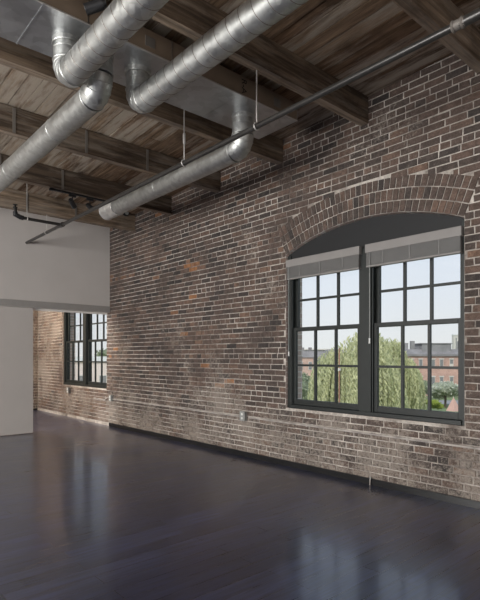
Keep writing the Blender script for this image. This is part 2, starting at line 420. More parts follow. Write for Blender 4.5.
struct(bw.build('wall_back', [M['brick'], M['mortar'], M['reveal']]), 'long weathered brick wall with arched window openings')
fw = MB(); fw.box(XF - .3, XF - .008, YB - .25, MY, 0, Zt, 1)
wall_grid(fw, lambda u, v, d: (XF - .008 + d, u, v), 1.2, YW - .01, 3.7, far=lambda x: True, cut=False)
struct(fw.build('wall_left', [M['brick'], M['mortar']]), 'brick end wall of the far room')
struct(MB().box(XP + .0, XR, YW - .022, YW - .004, 0, .066).build('baseboard_back', M['base']), 'low black baseboard under the brick wall')
struct(MB().box(XF + .004, XF + .02, 1.2, YW - .025, 0, .05).build('baseboard_left', M['base']), 'low black baseboard of the far room')

# ------------------------------------------------------------------ windows
def make_window(n, w, label):
    x0, x1 = w; YF = YW + .045
    YF = YW + .034
    t = thing('window_%d' % n, label, None, ((x0 + x1) / 2, YF, ZS), kind='structure')
    g = .004; xm0, xm1 = x1 - 1.147, x1 - 1.000       # mullion post
    L = (x0 + .053, xm0 + .005); Rr = (xm1 - .005, x1 - .03)
    fr = MB()
    fr.box(x0 + g, x0 + .057, YF, YF + .13, ZS + .002, 2.585).box(x1 - .034, x1 - g, YF, YF + .13, ZS + .002, 2.585)
    fr.box(xm0, xm1, YF - .012, YF + .13, ZS + .002, 2.50).box(x0 + .034, x1 - .034, YF, YF + .13, 2.42, 2.50)
    fr.box(x0 + .034, x1 - .034, YF - .02, YF + .13, ZS + .002, ZS + .045)
    # inner stop beads
    for a in (x0 + .057, xm1): fr.box(a, a + .014, YF + .008, YF + .03, ZS + .045, 2.42)
    for a in (xm0 - .014, x1 - .048): fr.box(a, a + .014, YF + .008, YF + .03, ZS + .045, 2.42)
    fr.build('window_frame', M['frame'], t, bevel=.003)
    ap = MB(); n_ = 24                                           # solid panel under the arch
    pts = [(x0 + g + (x1 - x0 - 2 * g) * i / n_) for i in range(n_ + 1)]
    for a, b in zip(pts, pts[1:]):
        ap.hexa([(a, YF + .02, 2.5), (b, YF + .02, 2.5), (a, YF + .10, 2.5), (b, YF + .10, 2.5),
                 (a, YF + .02, zarch(a, w)), (b, YF + .02, zarch(b, w)), (a, YF + .10, zarch(a, w)), (b, YF + .10, zarch(b, w))])
    ap.build('arch_panel', M['panel'], t)
    for (a, b) in (L, Rr):
        for up in (0, 1):
            y0 = YF + (.075 if up else .032); y1 = y0 + .038; s = .056
            z0, z1 = (1.655, 2.42) if up else (ZS + .045, 1.70)
            rb, rt_ = (.045, .05) if up else (.065, .045)
            sm = MB(); sm.box(a, a + s, y0, y1, z0, z1).box(b - s, b, y0, y1, z0, z1)
            sm.box(a + s, b - s, y0, y1, z0, z0 + rb).box(a + s, b - s, y0, y1, z1 - rt_, z1)
            so = sm.build('window_sash', M['frame'], t, bevel=.003)
            ga, gb, gz0, gz1 = a + s, b - s, z0 + rb, z1 - rt_
            mb = MB()
            for k in (1, 2):
                xx = ga + (gb - ga) * k / 3; mb.box(xx - .014, xx + .014, y0 + .004, y1 - .006, gz0, gz1)
            zm = (gz0 + gz1) / 2; mb.box(ga, gb, y0 + .0045, y1 - .0065, zm - .013, zm + .013)
            mo = mb.build('muntin_bars', M['frame']); mo.parent = so
            go = MB().box(ga - .003, gb + .003, y0 + .018, y0 + .022, gz0 - .003, gz1 + .003).build('glass_pane', M['glass']); go.parent = so
    return t
make_window(1, W1, 'large arched double window with black green sashes')
make_window(2, W2, 'far room window with dark green sashes')

BY = YW
def make_blind(x0, x1, label, wand, gap):
    t = thing('window_blind', label, 'blind', ((x0 + x1) / 2, BY, 2.525), 'raised blinds of the arched window')
    m = MB().box(x0, x1, BY - .03, BY - .012, 2.435, 2.525).box(x0, x0 + .012, BY - .012, BY + .03, 2.435, 2.525).box(x1 - .012, x1, BY - .012, BY + .03, 2.435, 2.525)
    m.build('valance', M['blind'], t, bevel=.004)
    MB().box(x0 + .014, x1 - .014, BY - .010, BY + .028, 2.47, 2.515).build('headrail', M['blind2'], t)
    s = MB(); z = 2.30; i = 0
    while z < 2.465:
        o = R_.uniform(-.0015, .0015); s.box(x0 + .012, x1 - .012, BY - .022 + o, BY + .024 + o, z, z + .0035); z += .0062
    s.build('slat_stack', M['blind2'], t)
    MB().box(x0 + .010, x1 - .010, BY - .024, BY + .026, 2.282, 2.299).build('bottom_rail', M['blind'], t, bevel=.003)
    for k in range(gap):
        xx = x0 + (x1 - x0) * (k + .7) / (gap + .4)
        MB().box(xx - .005, xx + .005, BY - .0285, BY - .0242, 2.285, 2.45).build('ladder_tape', M['blind2'], t)
    if wand:
        wx, wz = wand; wd = MB().tube([(wx, BY - .035, 2.44), (wx, BY - .035, wz)], .0028, 8, caps=True).build('tilt_wand', M['box'], t)
        tip = MB().tube([(wx, BY - .035, wz + .005), (wx, BY - .035, wz - .05)], .008, 10).build('wand_handle', M['white']); tip.parent = wd
make_blind(-4.232, -3.158, 'raised off-white venetian blind at the left half of the arched window', (-4.175, 1.40), 3)
make_blind(-3.086, -2.062, 'raised off-white venetian blind at the right half of the arched window', (-3.025, 1.53), 3)

# ------------------------------------------------------------------ sliding door
t = thing('sliding_door', 'plain off-white sliding door panel hanging in front of the far room', 'door', (XP - .07, 2.2, .012))
MB().box(XP - .09, XP - .05, 1.75, 3.065, .012, 2.198).build('door_panel', M['door'], t, bevel=.003)
MB().box(XP - .08, XP - .06, 1.9, 2.0, .0005, .012).build('floor_guide', M['black'], t)

# ------------------------------------------------------------------ joists
names = ['timber ceiling joist nearest the camera, crossing the top right corner',
         'timber ceiling joist just in front of the rectangular duct, ending above the arched window',
         'timber ceiling joist right behind the rectangular duct',
         'timber ceiling joist with vertical straps, third behind the rectangular duct counting from the corner window side',
         'timber ceiling joist that carries the black lighting track',
         'timber ceiling joist right above the white partition wall']
names[3] = 'timber ceiling joist between the rectangular duct and the joist with lighting track'
names[2] = 'timber ceiling joist touching the back side of the rectangular duct'
JX = [-1.845, -3.06, -4.30, -5.53, -6.78, -7.95]
straps = {3: (1.69, 2.49, 3.30), 4: (2.71, 1.9), 5: (2.62, 3.4)}
for i, x in enumerate(JX):
    ya, yb = YB + .005, YW - .006; th = .09
    t = thing('ceiling_joist', names[i], 'beam', (x, yb, zu(x)), 'timber ceiling joists')
    m = MB(); ns = 40
    rr = [(R_.uniform(-.002, .002), R_.uniform(-.002, .002)) for _ in range(ns + 1)]
    tt = (R_.random(), R_.random(), R_.uniform(.1, .8))
    for k in range(ns):
        y0_, y1_ = ya + (yb - ya) * k / ns, ya + (yb - ya) * (k + 1) / ns
        A_, B_ = rr[k], rr[k + 1]
        m.hexa([(x - th + A_[0], y0_, zu(x) + A_[1]), (x + A_[0], y0_, zu(x) + A_[1]), (x - th + B_[0], y1_, zu(x) + B_[1]), (x + B_[0], y1_, zu(x) + B_[1]),
                (x - th, y0_, zd(x - th) - .002), (x, y0_, zd(x - th) - .002), (x - th, y1_, zd(x - th) - .002), (x, y1_, zd(x - th) - .002)], 0, tt)
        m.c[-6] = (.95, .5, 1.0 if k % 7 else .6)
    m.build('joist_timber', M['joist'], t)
    for sy in straps.get(i, ()):
        MB().box(x + .003, x + .008, sy - .016, sy + .016, zu(x) + .004, zd(x) - .02).build('steel_strap', M['strap'], t)

# ------------------------------------------------------------------ rectangular duct (plenum)
t = thing('rectangular_duct', 'wide rectangular sheet metal duct between two joists, sides tinted brown for reflected joist wood', 'duct', (-3.72, 0, 3.74))
px0, px1, pz0, pz1 = -4.0, -3.43, 3.74, 3.915; ye = 3.795
ys = [-4.0, -2.6, -1.2, .0, 1.243, 2.27, 3.02, ye]
m = MB()
for a, b in zip(ys, ys[1:]): m.box(px0, px1, a + .001, b - .001, pz0, pz0 + .01)
m.box(px0, px1, ye - .006, ye, pz0, pz1)
for a in ys[1:-2]: m.box(px0 - .002, px1 + .002, a - .006, a + .006, pz0 - .005, pz0)
m.build('bottom_sheet', M['galv_sheet'], t)
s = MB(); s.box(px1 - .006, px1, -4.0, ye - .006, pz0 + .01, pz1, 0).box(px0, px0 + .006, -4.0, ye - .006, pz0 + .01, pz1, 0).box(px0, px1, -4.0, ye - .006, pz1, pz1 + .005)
s.build('side_sheet', M['side_refl'], t)  # metal sides; the brown stands in for reflected joist wood
for a in (1.557, 2.278): MB().box(px1, px1 + .004, a - .004, a + .004, pz0, pz1).build('side_seam', M['seam'], t)
MB().box(px1 - .004, px1 + .004, -4, ye, pz0 - .003, pz0 + .004).build('corner_flange', M['rod'], t)
for yy in (2.071, 3.50): MB().box(px1 + .001, px1 + .006, yy - .045, yy + .045, pz0 + .045, pz0 + .125).build('cover_plate', M['strap'], t, bevel=.002)
cu = bpy.data.curves.new('txt', 'FONT'); cu.body = 'R-A'; cu.size = .085; cu.align_x = 'CENTER'; cu.align_y = 'CENTER'; cu.extrude = .0006
co = bpy.data.objects.new('txt', cu); C.objects.link(co); bpy.context.view_layer.update()
me = bpy.data.meshes.new_from_object(co.evaluated_get(bpy.context.evaluated_depsgraph_get())); bpy.data.objects.remove(co)
me.materials.clear(); me.materials.append(M['ink'])
st = bpy.data.objects.new('stencil_lettering', me); C.objects.link(st); st.parent = t
st.matrix_basis = Matrix(((0, 0, 1, px1 + .003 - t.location.x), (0, 1, 0, 3.065), (-1, 0, 0, 3.83 - t.location.z), (0, 0, 0, 1)))

# ------------------------------------------------------------------ round ducts
def gored(X, Y, z0, zc, dirx, R, rb):
    """path from the stub down and round to horizontal, 4 gores"""
    pts = [(X, Y, z0), (X, Y, zc + rb)]; n = 4
    for k in range(1, n + 1):
        a = (PI / 2) * k / n; pts.append((X + dirx * rb * (1 - math.cos(a)), Y, zc + rb - rb * math.sin(a)))
    return pts
def round_duct(label, X, Y, zc, dirx, xe, R, stubR, rb, spiral, endcap=False, seams=(), lip=True):
    t = thing('round_duct', label, 'duct', (X, Y, zc), 'round galvanised ducts')
    g = MB().tube([(X, Y, 3.7398), (X, Y, 3.735 - .03)], stubR + .022, 28).ring((X, Y, 3.735 - .03), (0, 0, 1), stubR + .02, .006)
    g.build('take_off_collar', M['galv'], t, smooth=True)
    path = gored(X, Y, 3.71, zc, dirx, R, rb)
    s = MB().tube([(X, Y, 3.712), (X, Y, zc + rb + .004)], R * .97, 32)
    s.ring((X, Y, (3.71 + zc + rb) / 2 + .02), (0, 0, 1), R * .97, .004); s.build('vertical_stub', M['galv'], t, smooth=True)
    e = MB().tube(path[1:], R, 36, caps=False)
    for i in range(2, len(path) - 1):
        d = Vector(path[i + 1]) - Vector(path[i - 1]); e.ring(path[i], d, R + .001, .0035)
    e.ring(path[1], (0, 0, 1), R, .0055); e.ring(path[-1], (1, 0, 0), R, .0055); e.build('elbow', M['galv'], t, smooth=25)
    xs_ = X + dirx * rb
    d = MB(); a, b = sorted((xs_, xe))
    d.tube([(xs_, Y, zc), (xe, Y, zc)], R - .002, 40, caps=False)
    if spiral: d.helix(a + .02, b - .02, Y, zc, R - .002, .12)
    d.disc((xe, Y, zc), (dirx, 0, 0), R - .002, 40)
    for q in seams: d.ring((q, Y, zc), (1, 0, 0), R - .001, .004)
    d.build('straight_run', [M['galv'], M['seam']], t, smooth=True)
    if endcap:
        c = MB().tube([(xe + .34, Y, zc), (xe, Y, zc)], R + .006, 40, caps=False).ring((xe, Y, zc), (1, 0, 0), R + .004, .006).ring((xe + .34, Y, zc), (1, 0, 0), R + .004, .006)
        c.ring((xe + .17, Y, zc), (1, 0, 0), R + .005, .004).disc((xe + .004, Y, zc), (1, 0, 0), R + .005, 40)
        c.build('end_section', M['rod'], t, smooth=True)
    return t
XS = -3.72
round_duct('spiral galvanised duct at the upper left, its elbow nearest the left edge', XS, 1.524, 3.47, 1, 3.0, .104, .088, .11, True)
round_duct('spiral galvanised duct running to the top centre of the photo', XS, 2.13, 3.465, 1, 3.0, .100, .088, .11, True)
round_duct('smooth galvanised duct going away to the left edge of the photo', XS, 1.785, 3.45, -1, -7.2, .106, .088, .13, False, seams=(-4.6, -5.9))
round_duct('long galvanised duct beside the brick wall with a pale open end section', XS, 3.31, 3.43, -1, -6.67, .110, .090, .12, False, True, seams=(-5.25,))

# ------------------------------------------------------------------ sprinkler pipes
PY, PZ = 2.936, 3.316
t = thing('sprinkler_pipe', 'long dark sprinkler pipe hung diagonally across the photo beneath the joists', 'pipe', (-5, PY, PZ))
MB().tube([(-8.925, PY, PZ), (-1.36, PY, PZ)], .024, 16).build('pipe_run', M['pipe'], t, smooth=True)
MB().tube([(-1.36, PY, PZ), (2.5, PY, PZ)], .030, 16).build('pipe_run', M['pipe'], t, smooth=True)
m = MB()
for q in (-1.40, -1.345): m.ring((q, PY, PZ), (1, 0, 0), .028, .009)
m.tube([(-1.41, PY, PZ), (-1.33, PY, PZ)], .030, 18); m.build('pipe_coupling', M['strap'], t, smooth=True)
MB().tube([(-7.41, PY, PZ), (-7.33, PY, PZ)], .036, 18).build('tee_fitting', M['pipe'], t, smooth=True)
for hx, ztop in ((-3.12, zu(-3.1)), (-4.198, zd(-4.2)), (-7.985, zu(-8.0))):
    h = MB().tube([(hx, PY, PZ + .028), (hx, PY, ztop - .002)], .006, 8).build('hanger_rod', M['rod'], t)
    c = MB().ring((hx, PY, PZ), (1, 0, 0), .032, .006)
    if hx == -4.198: MB().tube([(hx, PY, PZ + .2), (hx, PY, PZ + .3)], .014, 10).build('turnbuckle', M['rod'], t)
    c = c.build('hanger_loop', M['rod'], smooth=True); c.parent = t; c.location = -Vector(t.location)
t = thing('branch_pipe', 'short dark sprinkler branch pipe with elbow in front of the white partition', 'pipe', (-7.37, 2.6, PZ))
MB().tube([(-7.37, PY - .04, PZ), (-7.37, 2.32, PZ), (-7.37, 2.285, PZ + .02), (-7.37, 2.27, PZ + .06), (-7.37, 2.27, PZ + .12)], .022, 14).build('pipe_run', M['pipe'], t, smooth=True)
MB().tube([(-7.37, 2.38, PZ), (-7.37, 2.335, PZ + .004), (-7.37, 2.272, PZ + .03), (-7.37, 2.27, PZ + .07)], .032, 14).build('elbow_fitting', M['black'], t, smooth=True)
MB().tube([(-7.37, 2.27, PZ + .118), (-7.37, 2.27, PZ + .135)], .03, 14).tube([(-7.37, 2.27, PZ + .135), (-7.37, 2.27, PZ + .165)], .012, 10).tube([(-7.37, 2.27, PZ + .165), (-7.37, 2.27, PZ + .17)], .032, 14).build('sprinkler_head', M['black'], t, smooth=True)
MB().tube([(-7.37, 2.43, PZ + .022), (-7.37, 2.43, zd(-7.37) - .003)], .006, 8).build('hanger_rod', M['rod'], t)
MB().ring((-7.37, 2.43, PZ), (0, 1, 0), .028, .007).build('hanger_loop', M['rod'], t, smooth=True)

# ------------------------------------------------------------------ track lights
def track(x, y0, y1, label):
    t = thing('lighting_track', label, 'light track', (x, (y0 + y1) / 2, zu(x)), None)
    MB().box(x - .018, x + .018, y0, y1, zu(x) - .026, zu(x) - .003).build('track_rail', M['black'], t, bevel=.003)
    MB().box(x - .024, x + .024, y0 - .05, y0 + .001, zu(x) - .03, zu(x) - .003).build('end_feed', M['black'], t)
def spot(x, y, aim, label):
    zt = zu(x) - .027
    t = thing('track_spotlight', label, 'spotlight', (x, y, zt), 'black track spotlights')
    MB().box(x - .016, x + .016, y - .05, y + .05, zt - .03, zt).build('adapter', M['black'], t, bevel=.003)
    MB().tube([(x, y, zt - .028), (x, y, zt - .10)], .008, 10).build('stem', M['black'], t)
    a = Vector(aim).normalized(); p = Vector((x, y, zt - .12))
    b = MB().tube([p - a * .055, p - a * .045, p + a * .05, p + a * .065], .035, 24).tube([p - a * .075, p - a * .055], .024, 20)
    b.ring(p + a * .065, a, .033, .004); b.build('lamp_head', M['black'], t, smooth=True)
    MB().disc(p + a * .0675, a, .030).build('lens', M['lens'], t)
track(-6.83, 2.60, 3.42, 'short black lighting track under a joist near the white partition')
spot(-6.83, 2.87, (-.5, .6, -.5), 'black track spotlight nearer the left edge, turned away towards the brick wall')
spot(-6.83, 3.13, (.75, .2, -.6), 'black track spotlight showing its pale lens above the white partition')
track(-3.105, -.6, 1.78, 'black lighting track under the joist in front of the rectangular duct')
spot(-3.105, 1.46, (-.6, -.7, -.3), 'black track spotlight peeking out above the upper left spiral duct')

# ------------------------------------------------------------------ wall conduit and boxes
CZ = .532; cy = YW - .018
t = thing('wall_conduit', 'thin pale electrical conduit running low along the brick wall', 'conduit', (-5, cy, CZ))
MB().tube([(-8.78, cy, CZ), (-5.10, cy, CZ)], .010, 10).build('conduit_run', M['conduit'], t, smooth=True)
MB().tube([(-4.92, cy, CZ), (2.0, cy, CZ)], .010, 10).build('conduit_run', M['conduit'], t, smooth=True)
MB().tube([(-8.87, cy, CZ + .02), (-9.0, cy, CZ + .02), (-9.12, cy, CZ - .03), (-9.6, cy, CZ - .03)], .010, 10).build('conduit_run', M['conduit'], t, smooth=True)
for q in (-7.6, -6.4, -3.9, -2.6, -1.4): MB().box(q - .008, q + .008, cy - .012, cy + .004, CZ - .016, CZ + .016).build('conduit_clip', M['conduit'], t)
def ebox(name, x, z, w, h, label):
    t = thing(name, label, 'electrical box', (x, YW, z))
    MB().box(x - w, x + w, YW - .05, YW - .004, z - h, z + h).build('box_body', M['box'], t, bevel=.005)
    MB().box(x - w - .004, x + w + .004, YW - .055, YW - .05, z - h - .004, z + h + .004).build('face_plate', M['box'], t, bevel=.002)
    for dz in (-h * .45, h * .45): MB().tube([(x, YW - .055, z + dz), (x, YW - .06, z + dz)], .017, 14).build('socket_face', M['white'], t)
ebox('outlet_box', -5.01, .545, .045, .06, 'small grey outlet box on the brick wall left of the arched window')
ebox('outlet_box', -8.825, .55, .04, .055, 'small grey outlet box where the conduit meets the white partition')
ebox('outlet_box', -10.85, .60, .04, .06, 'small outlet box under the far room window')
t = thing('cable_stub', 'short white cable stub at the black baseboard under the arched window', 'cable', (-3.02, YW - .03, .0))
MB().tube([(-3.02, YW - .034, .001), (-3.02, YW - .034, .05), (-3.018, YW - .03, .075)], .006, 8).build('cable', M['conduit'], t, smooth=True)
MB().tube([(-3.018, YW - .03, .072), (-3.018, YW - .03, .085)], .009, 8).build('connector', M['box'], t)
t = thing('junction_box', 'small round junction box on the joist face just below the duct end', 'electrical box', (-7.94, 4.30, 3.86))
MB().tube([(-7.944, 4.30, 3.875), (-7.90, 4.30, 3.875)], .055, 20).build('box_body', M['black'], t, smooth=True)
MB().disc((-7.898, 4.30, 3.875), (1, 0, 0), .042).build('cover_plate', M['box'], t)

# ------------------------------------------------------------------ outside
GZ = -8.0; GB = -9.7; TH = .8492; Fv = Vector((-math.sin(TH), math.cos(TH), 0)); Rv = Vector((math.cos(TH), math.sin(TH), 0))
def at(side, dist, z=GZ): v = Rv * side + Fv * dist; return Vector((v.x, v.y, z))
struct(MB().box(-400, 400, YW + 2, 600, GZ - .5, GZ).build('ground', M['grass']), 'lawn and open ground outside')
def rot(o, a=TH): o.rotation_euler = (0, 0, a); return o
def local_thing(name, label, cat, loc, group=None, a=TH):
    t = thing(name, label, cat, loc, group); t.rotation_euler = (0, 0, a); return t
def lpart(m, name, mat, t, **k):
    o = m.build(name, mat, **k); o.parent = t; return o
rd = MB().box(-60, 60, 0, 9, 0, .05); o = rd.build('street', M['road']); o.location = at(0, 98); rot(o); struct(o, 'street in front of the row houses')

t = local_thing('row_house', 'long red brick row house with grey mansard roof, seen through the right window half', 'building', at(22, 120, GB))
WL = 60; EZ = 11.7
lpart(MB().box(0, WL, 0, 12, 0, EZ), 'brick_wall', M['ebrick'], t)
lpart(MB().box(-.3, WL + .3, -.4, .2, EZ - .5, EZ), 'cornice', M['slate'], t)
lpart(MB().hexa([(-.2, -.2, EZ), (WL, -.2, EZ), (-.2, 12, EZ), (WL, 12, EZ), (.4, 1.2, EZ + 1.2), (WL - .4, 1.2, EZ + 1.2), (.4, 11, EZ + 1.2), (WL - .4, 11, EZ + 1.2)]), 'mansard_roof', M['slate'], t)
lpart(MB().box(22, 29, .6, 7, EZ, EZ + 2.5).box(21.7, 29.3, .4, 7.2, EZ + 2.5, EZ + 2.7), 'roof_block', M['dormer'], t)
for cx in (16.5, 18.2, 19.8, 31.5, 33.2, 36):
    ch = lpart(MB().box(cx, cx + .9, 2, 3, EZ + 1, EZ + 2.7 + .3 * (cx % 2)), 'chimney', M['dormer'] if cx < 33 else M['stone'], t)
for fz in (8.6, 4.4, .9):
    for wx in (15.0, 17.3, 19.3, 21.4, 24.4, 26.4, 28.8, 31.5, 33.9, 36.2, 38.5):
        wx_ = wx; wo = lpart(MB().box(wx_ - .45, wx_ + .45, -.10, .02, fz - .05, fz + 1.85).box(wx_ - .6, wx_ + .6, -.2, .02, fz - .2, fz - .05).box(wx_ - .6, wx_ + .6, -.14, .02, fz + 1.85, fz + 2.1), 'window', M['stone'], t)
        po = MB().box(wx_ - .36, wx_ + .36, -.13, -.09, fz + (.0 if (wx * 7) % 3 > 1 else .8), fz + 1.8).build('pane', M['pane']); po.parent = wo
t = local_thing('corner_house', 'brick house with dark mansard roof and chimneys, seen through the left window half', 'building', at(9, 118, GB))
lpart(MB().box(0, 11.5, 0, 11, 0, 10.9), 'brick_wall', M['ebrick2'], t)
lpart(MB().hexa([(-.2, -.3, 10.9), (11.9, -.3, 10.9), (-.2, 11.2, 10.9), (11.9, 11.2, 10.9), (.3, .8, 12.4), (11.0, .8, 12.4), (.3, 10, 12.4), (11.0, 10, 12.4)]), 'mansard_roof', M['slate'], t)
lpart(MB().hexa([(8.3, -.6, 7.2), (11.7, -.6, 8.6), (8.3, -.1, 7.2), (11.7, -.1, 8.6), (8.3, -.6, 11), (12.0, -.6, 11), (8.3, -.1, 11), (12, -.1, 11)]), 'side_roof', M['slate'], t)
for cx in (2.2, 4.0, 5.6, 7.4): lpart(MB().box(cx, cx + .7, 1, 2, 12, 13.3), 'chimney', M['slate'], t)
for wx in (3.2, 5.4, 7.6):
    for fz in (8.0, 4.2):
        wo = lpart(MB().box(wx - .45, wx + .45, -.1, .02, fz, fz + 1.9), 'window', M['stone'], t)
        po = MB().box(wx - .36, wx + .36, -.13, -.09, fz + .1, fz + 1.8).build('pane', M['pane']); po.parent = wo
t = local_thing('distant_building', 'low flat-roofed grey building just above the willow top', 'building', at(13, 165, GB))
lpart(MB().box(0, 24, 0, 10, 0, 13.3), 'wall', M['dormer'], t)
lpart(MB().box(-.3, 24.3, -.3, 10.3, 13.3, 13.7), 'roof_edge', M['stone'], t)
t = local_thing('tower', 'slender white tower rising beyond the row house', 'tower', at(128.5, 300, GB))
lpart(MB().box(0, 2.9, 0, 3, 0, 24), 'shaft', M['stone'], t); lpart(MB().box(-.2, 3.1, -.2, 3.2, 24, 24.6), 'cap', M['van'], t)
lpart(MB().box(1.1, 1.7, -.06, .02, 14, 22.5), 'window_strip', M['pane'], t)
t = local_thing('stucco_building', 'low pinkish building with a white roof edge, outside the far room window', 'building', at(-24, 62, GB))
lpart(MB().box(0, 14, 0, 8, 0, 10.4), 'wall', M['pinkish'], t); lpart(MB().box(-.2, 14.2, -.2, 8.2, 10.4, 11.1), 'roof_edge', M['van'], t)
for wx in (2, 4.5, 7, 9.5, 12):
    wo = lpart(MB().box(wx - .5, wx + .5, -.06, .02, 7, 8.8), 'window', M['stone'], t); po = MB().box(wx - .4, wx + .4, -.08, -.05, 7.1, 8.7).build('pane', M['pane']); po.parent = wo

def leaves(n, gen, size, asp=.45):
    m = MB()
    for _ in range(n):
        p = gen(); a, b = R_.uniform(0, 2 * PI), R_.uniform(-.6, 1.3)
        u = Vector((math.cos(a) * math.cos(b), math.sin(a) * math.cos(b), math.sin(b))); v = u.cross(Vector((R_.random() - .5, R_.random() - .5, R_.random() - .5))).normalized()
        s = size * R_.uniform(.6, 1.3); k = m.add([p - u * s, p + v * s * asp, p + u * s, p - v * s * asp]); m.face([k, k + 1, k + 2, k + 3], 0, (R_.random(), R_.random(), 0))
    return m
def tree(label, loc, h, w, mat, n=1500, size=.28, lobes=9, cat='tree', name='leafy_tree', trunk=True, group=None):
    t = thing(name, label, cat, loc, group)
    L = []
    for i in range(lobes):
        a = 2 * PI * i / lobes; q = R_.uniform(.25, .6) if i else 0
        L.append((Vector((math.cos(a) * w * q * .5, math.sin(a) * w * q * .5, h * R_.uniform(.45, .8))), w * R_.uniform(.22, .32), h * R_.uniform(.17, .24)))
    def gen():
        c, rw_, rh = R_.choice(L); d = Vector((R_.gauss(0, 1), R_.gauss(0, 1), R_.gauss(0, 1))).normalized() * R_.uniform(.65, 1.05)
        return c + Vector((d.x * rw_, d.y * rw_, d.z * rh))
    m = leaves(n, gen, size)
    for c, rw_, rh in L:                                       # dense inner mass so the crown is not see-through
        b = len(m.v); K = 8
        for i in range(K + 1):
            for j in range(12):
                th, ph = PI * i / K, 2 * PI * j / 12; f = .8 * R_.uniform(.85, 1.1)
                m.v.append(tuple(c + Vector((rw_ * f * math.sin(th) * math.cos(ph), rw_ * f * math.sin(th) * math.sin(ph), rh * f * math.cos(th)))))
        for i in range(K):
            for j in range(12): m.face([b + i * 12 + j, b + i * 12 + (j + 1) % 12, b + (i + 1) * 12 + (j + 1) % 12, b + (i + 1) * 12 + j], 0, (R_.random() * .4, 0, 0))
    o = m.build('foliage', mat); o.parent = t
    if trunk:
        k = MB().tube([(0, 0, 0), (.05, 0, h * .3), (0, .08, h * .6)], max(.08, w * .03), 10).build('trunk', M['bark']); k.parent = t
    return t
def willow(loc, h, w, label):
    t = thing('willow_tree', label, 'tree', loc)
    m = MB(); br = MB()
    heads = []
    for i in range(16):
        a = R_.uniform(0, 2 * PI); q = w * .5 * math.sqrt(R_.random()) * .85; zt = h * (1 - .38 * (q / (w * .5)) ** 2 - R_.uniform(0, .14))
        heads.append((Vector((q * math.cos(a), q * math.sin(a), zt)), w * R_.uniform(.12, .2)))
        br.tube([(0, 0, h * .3), (q * .5 * math.cos(a), q * .5 * math.sin(a), h * .55), (q * math.cos(a), q * math.sin(a), zt - h * .12)], .09, 7)
    for _ in range(1100):
        c, rr = R_.choice(heads); a = R_.uniform(0, 2 * PI); q = rr * math.sqrt(R_.random()) * 1.1
        p = c + Vector((q * math.cos(a), q * math.sin(a), -rr * .8 * (q / rr) ** 2 * .8 + R_.uniform(-.5, .3)))
        out = Vector((p.x, p.y, 0)).normalized(); ln = R_.uniform(.25, .62) * h; nseg = int(ln / .42); vel = out * .22; tb = R_.random()
        for s_ in range(nseg):
            p = p + vel + Vector((R_.uniform(-.05, .05), R_.uniform(-.05, .05), -.34)); vel *= .75
            if p.z < .4: break
            for e in range(2):
                a2 = R_.uniform(0, 2 * PI); u = Vector((math.cos(a2) * .5, math.sin(a2) * .5, -.85)); v = u.cross(Vector((math.cos(a2 + 2), math.sin(a2 + 2), .1))).normalized()
                sz = R_.uniform(.16, .3); k = m.add([p - u * sz, p + v * sz * .26, p + u * sz, p - v * sz * .26]); m.face([k, k + 1, k + 2, k + 3], 0, (max(0, min(1, tb * .6 + R_.random() * .4)), 0, 0))
    o = m.build('foliage', M['willow']); o.parent = t
    br.tube([(0, 0, 0), (.1, 0, h * .2), (0, 0, h * .34)], .35, 12); o = br.build('trunk', M['bark']); o.parent = t
willow(at(9.7, 42), 12.9, 7.2, 'large pale green weeping willow right outside the arched window')
willow(at(16.4, 53), 12.2, 5.0, 'smaller weeping willow behind the right flank of the large one')
t = thing('utility_pole', 'thin reddish brown pole standing against the willow', 'pole', at(7.45, 37.5))
o = MB().tube([(0, 0, 0), (0, 0, 10.0)], .045, 10).build('shaft', M['pole']); o.parent = t
o = MB().box(-.09, .09, -.09, .09, 8.3, 8.5).build('pole_bracket', M['stone']); o.parent = t
tree('bushy green tree below the corner house in the left window half', at(9.3, 70), 7.8, 5.5, M['leaf'], 1700, .26)
tree('pale flowering tree in front of the row house right end', at(37.8, 92), 4.9, 6.8, M['paleleaf'], 2600, .26)
tree('dark green tree between the willow and the topiary', at(31.3, 93), 4.9, 4.6, M['leaf'], 1200, .26)
tree('small dark green tree in front of the row house middle windows', at(38.5, 104), 4.6, 4.2, M['leaf'], 1200, .26)
tree('rounded lime green clipped shrub near the white tent', at(29.4, 82), 3.0, 2.6, M['lime'], 900, .14, 5, 'shrub', 'clipped_shrub', False)
tree('lower lime green shrub below the pale flowering tree', at(32.4, 83), 2.4, 3.4, M['lime'], 900, .14, 5, 'shrub', 'clipped_shrub', False)
for i, (sx, d_, lb) in enumerate(((-80, 190, 'hazy distant tree clump outside the far room window, left'), (-46, 200, 'hazy distant tree clump outside the far room window, right'))):
    tree(lb, at(sx, d_), 12.6, 22, M['leaf'], 1500, .8)
t = local_thing('garden_tent', 'small pavilion with a flat white roof beside the clipped shrub', 'pavilion', at(28.0, 86))
lpart(MB().hexa([(-1.9, -1.5, 2.5), (1.9, -1.5, 2.3), (-1.9, 1.5, 2.5), (1.9, 1.5, 2.3), (-1.6, -1.3, 2.9), (1.6, -1.3, 2.5), (-1.6, 1.3, 2.9), (1.6, 1.3, 2.5)]), 'white_roof', M['van'], t)
for qx in (-1.7, 1.7):
    for qy in (-1.3, 1.3): lpart(MB().box(qx - .05, qx + .05, qy - .05, qy + .05, 0, 2.45), 'post', M['bark'], t)
lpart(MB().box(-1.6, 1.6, .6, .7, .0, 2.3), 'back_wall', M['slate'], t)
t = local_thing('parasol', 'closed pinkish parasol at the lower right corner of the window view', 'parasol', at(34.2, 80))
o = MB(); n = 10
b = o.add([(0, 0, 2.9)] + [(1.2 * math.cos(2 * PI * i / n) * (1 if i % 2 else .8), 1.2 * math.sin(2 * PI * i / n) * (1 if i % 2 else .8), .7) for i in range(n)])
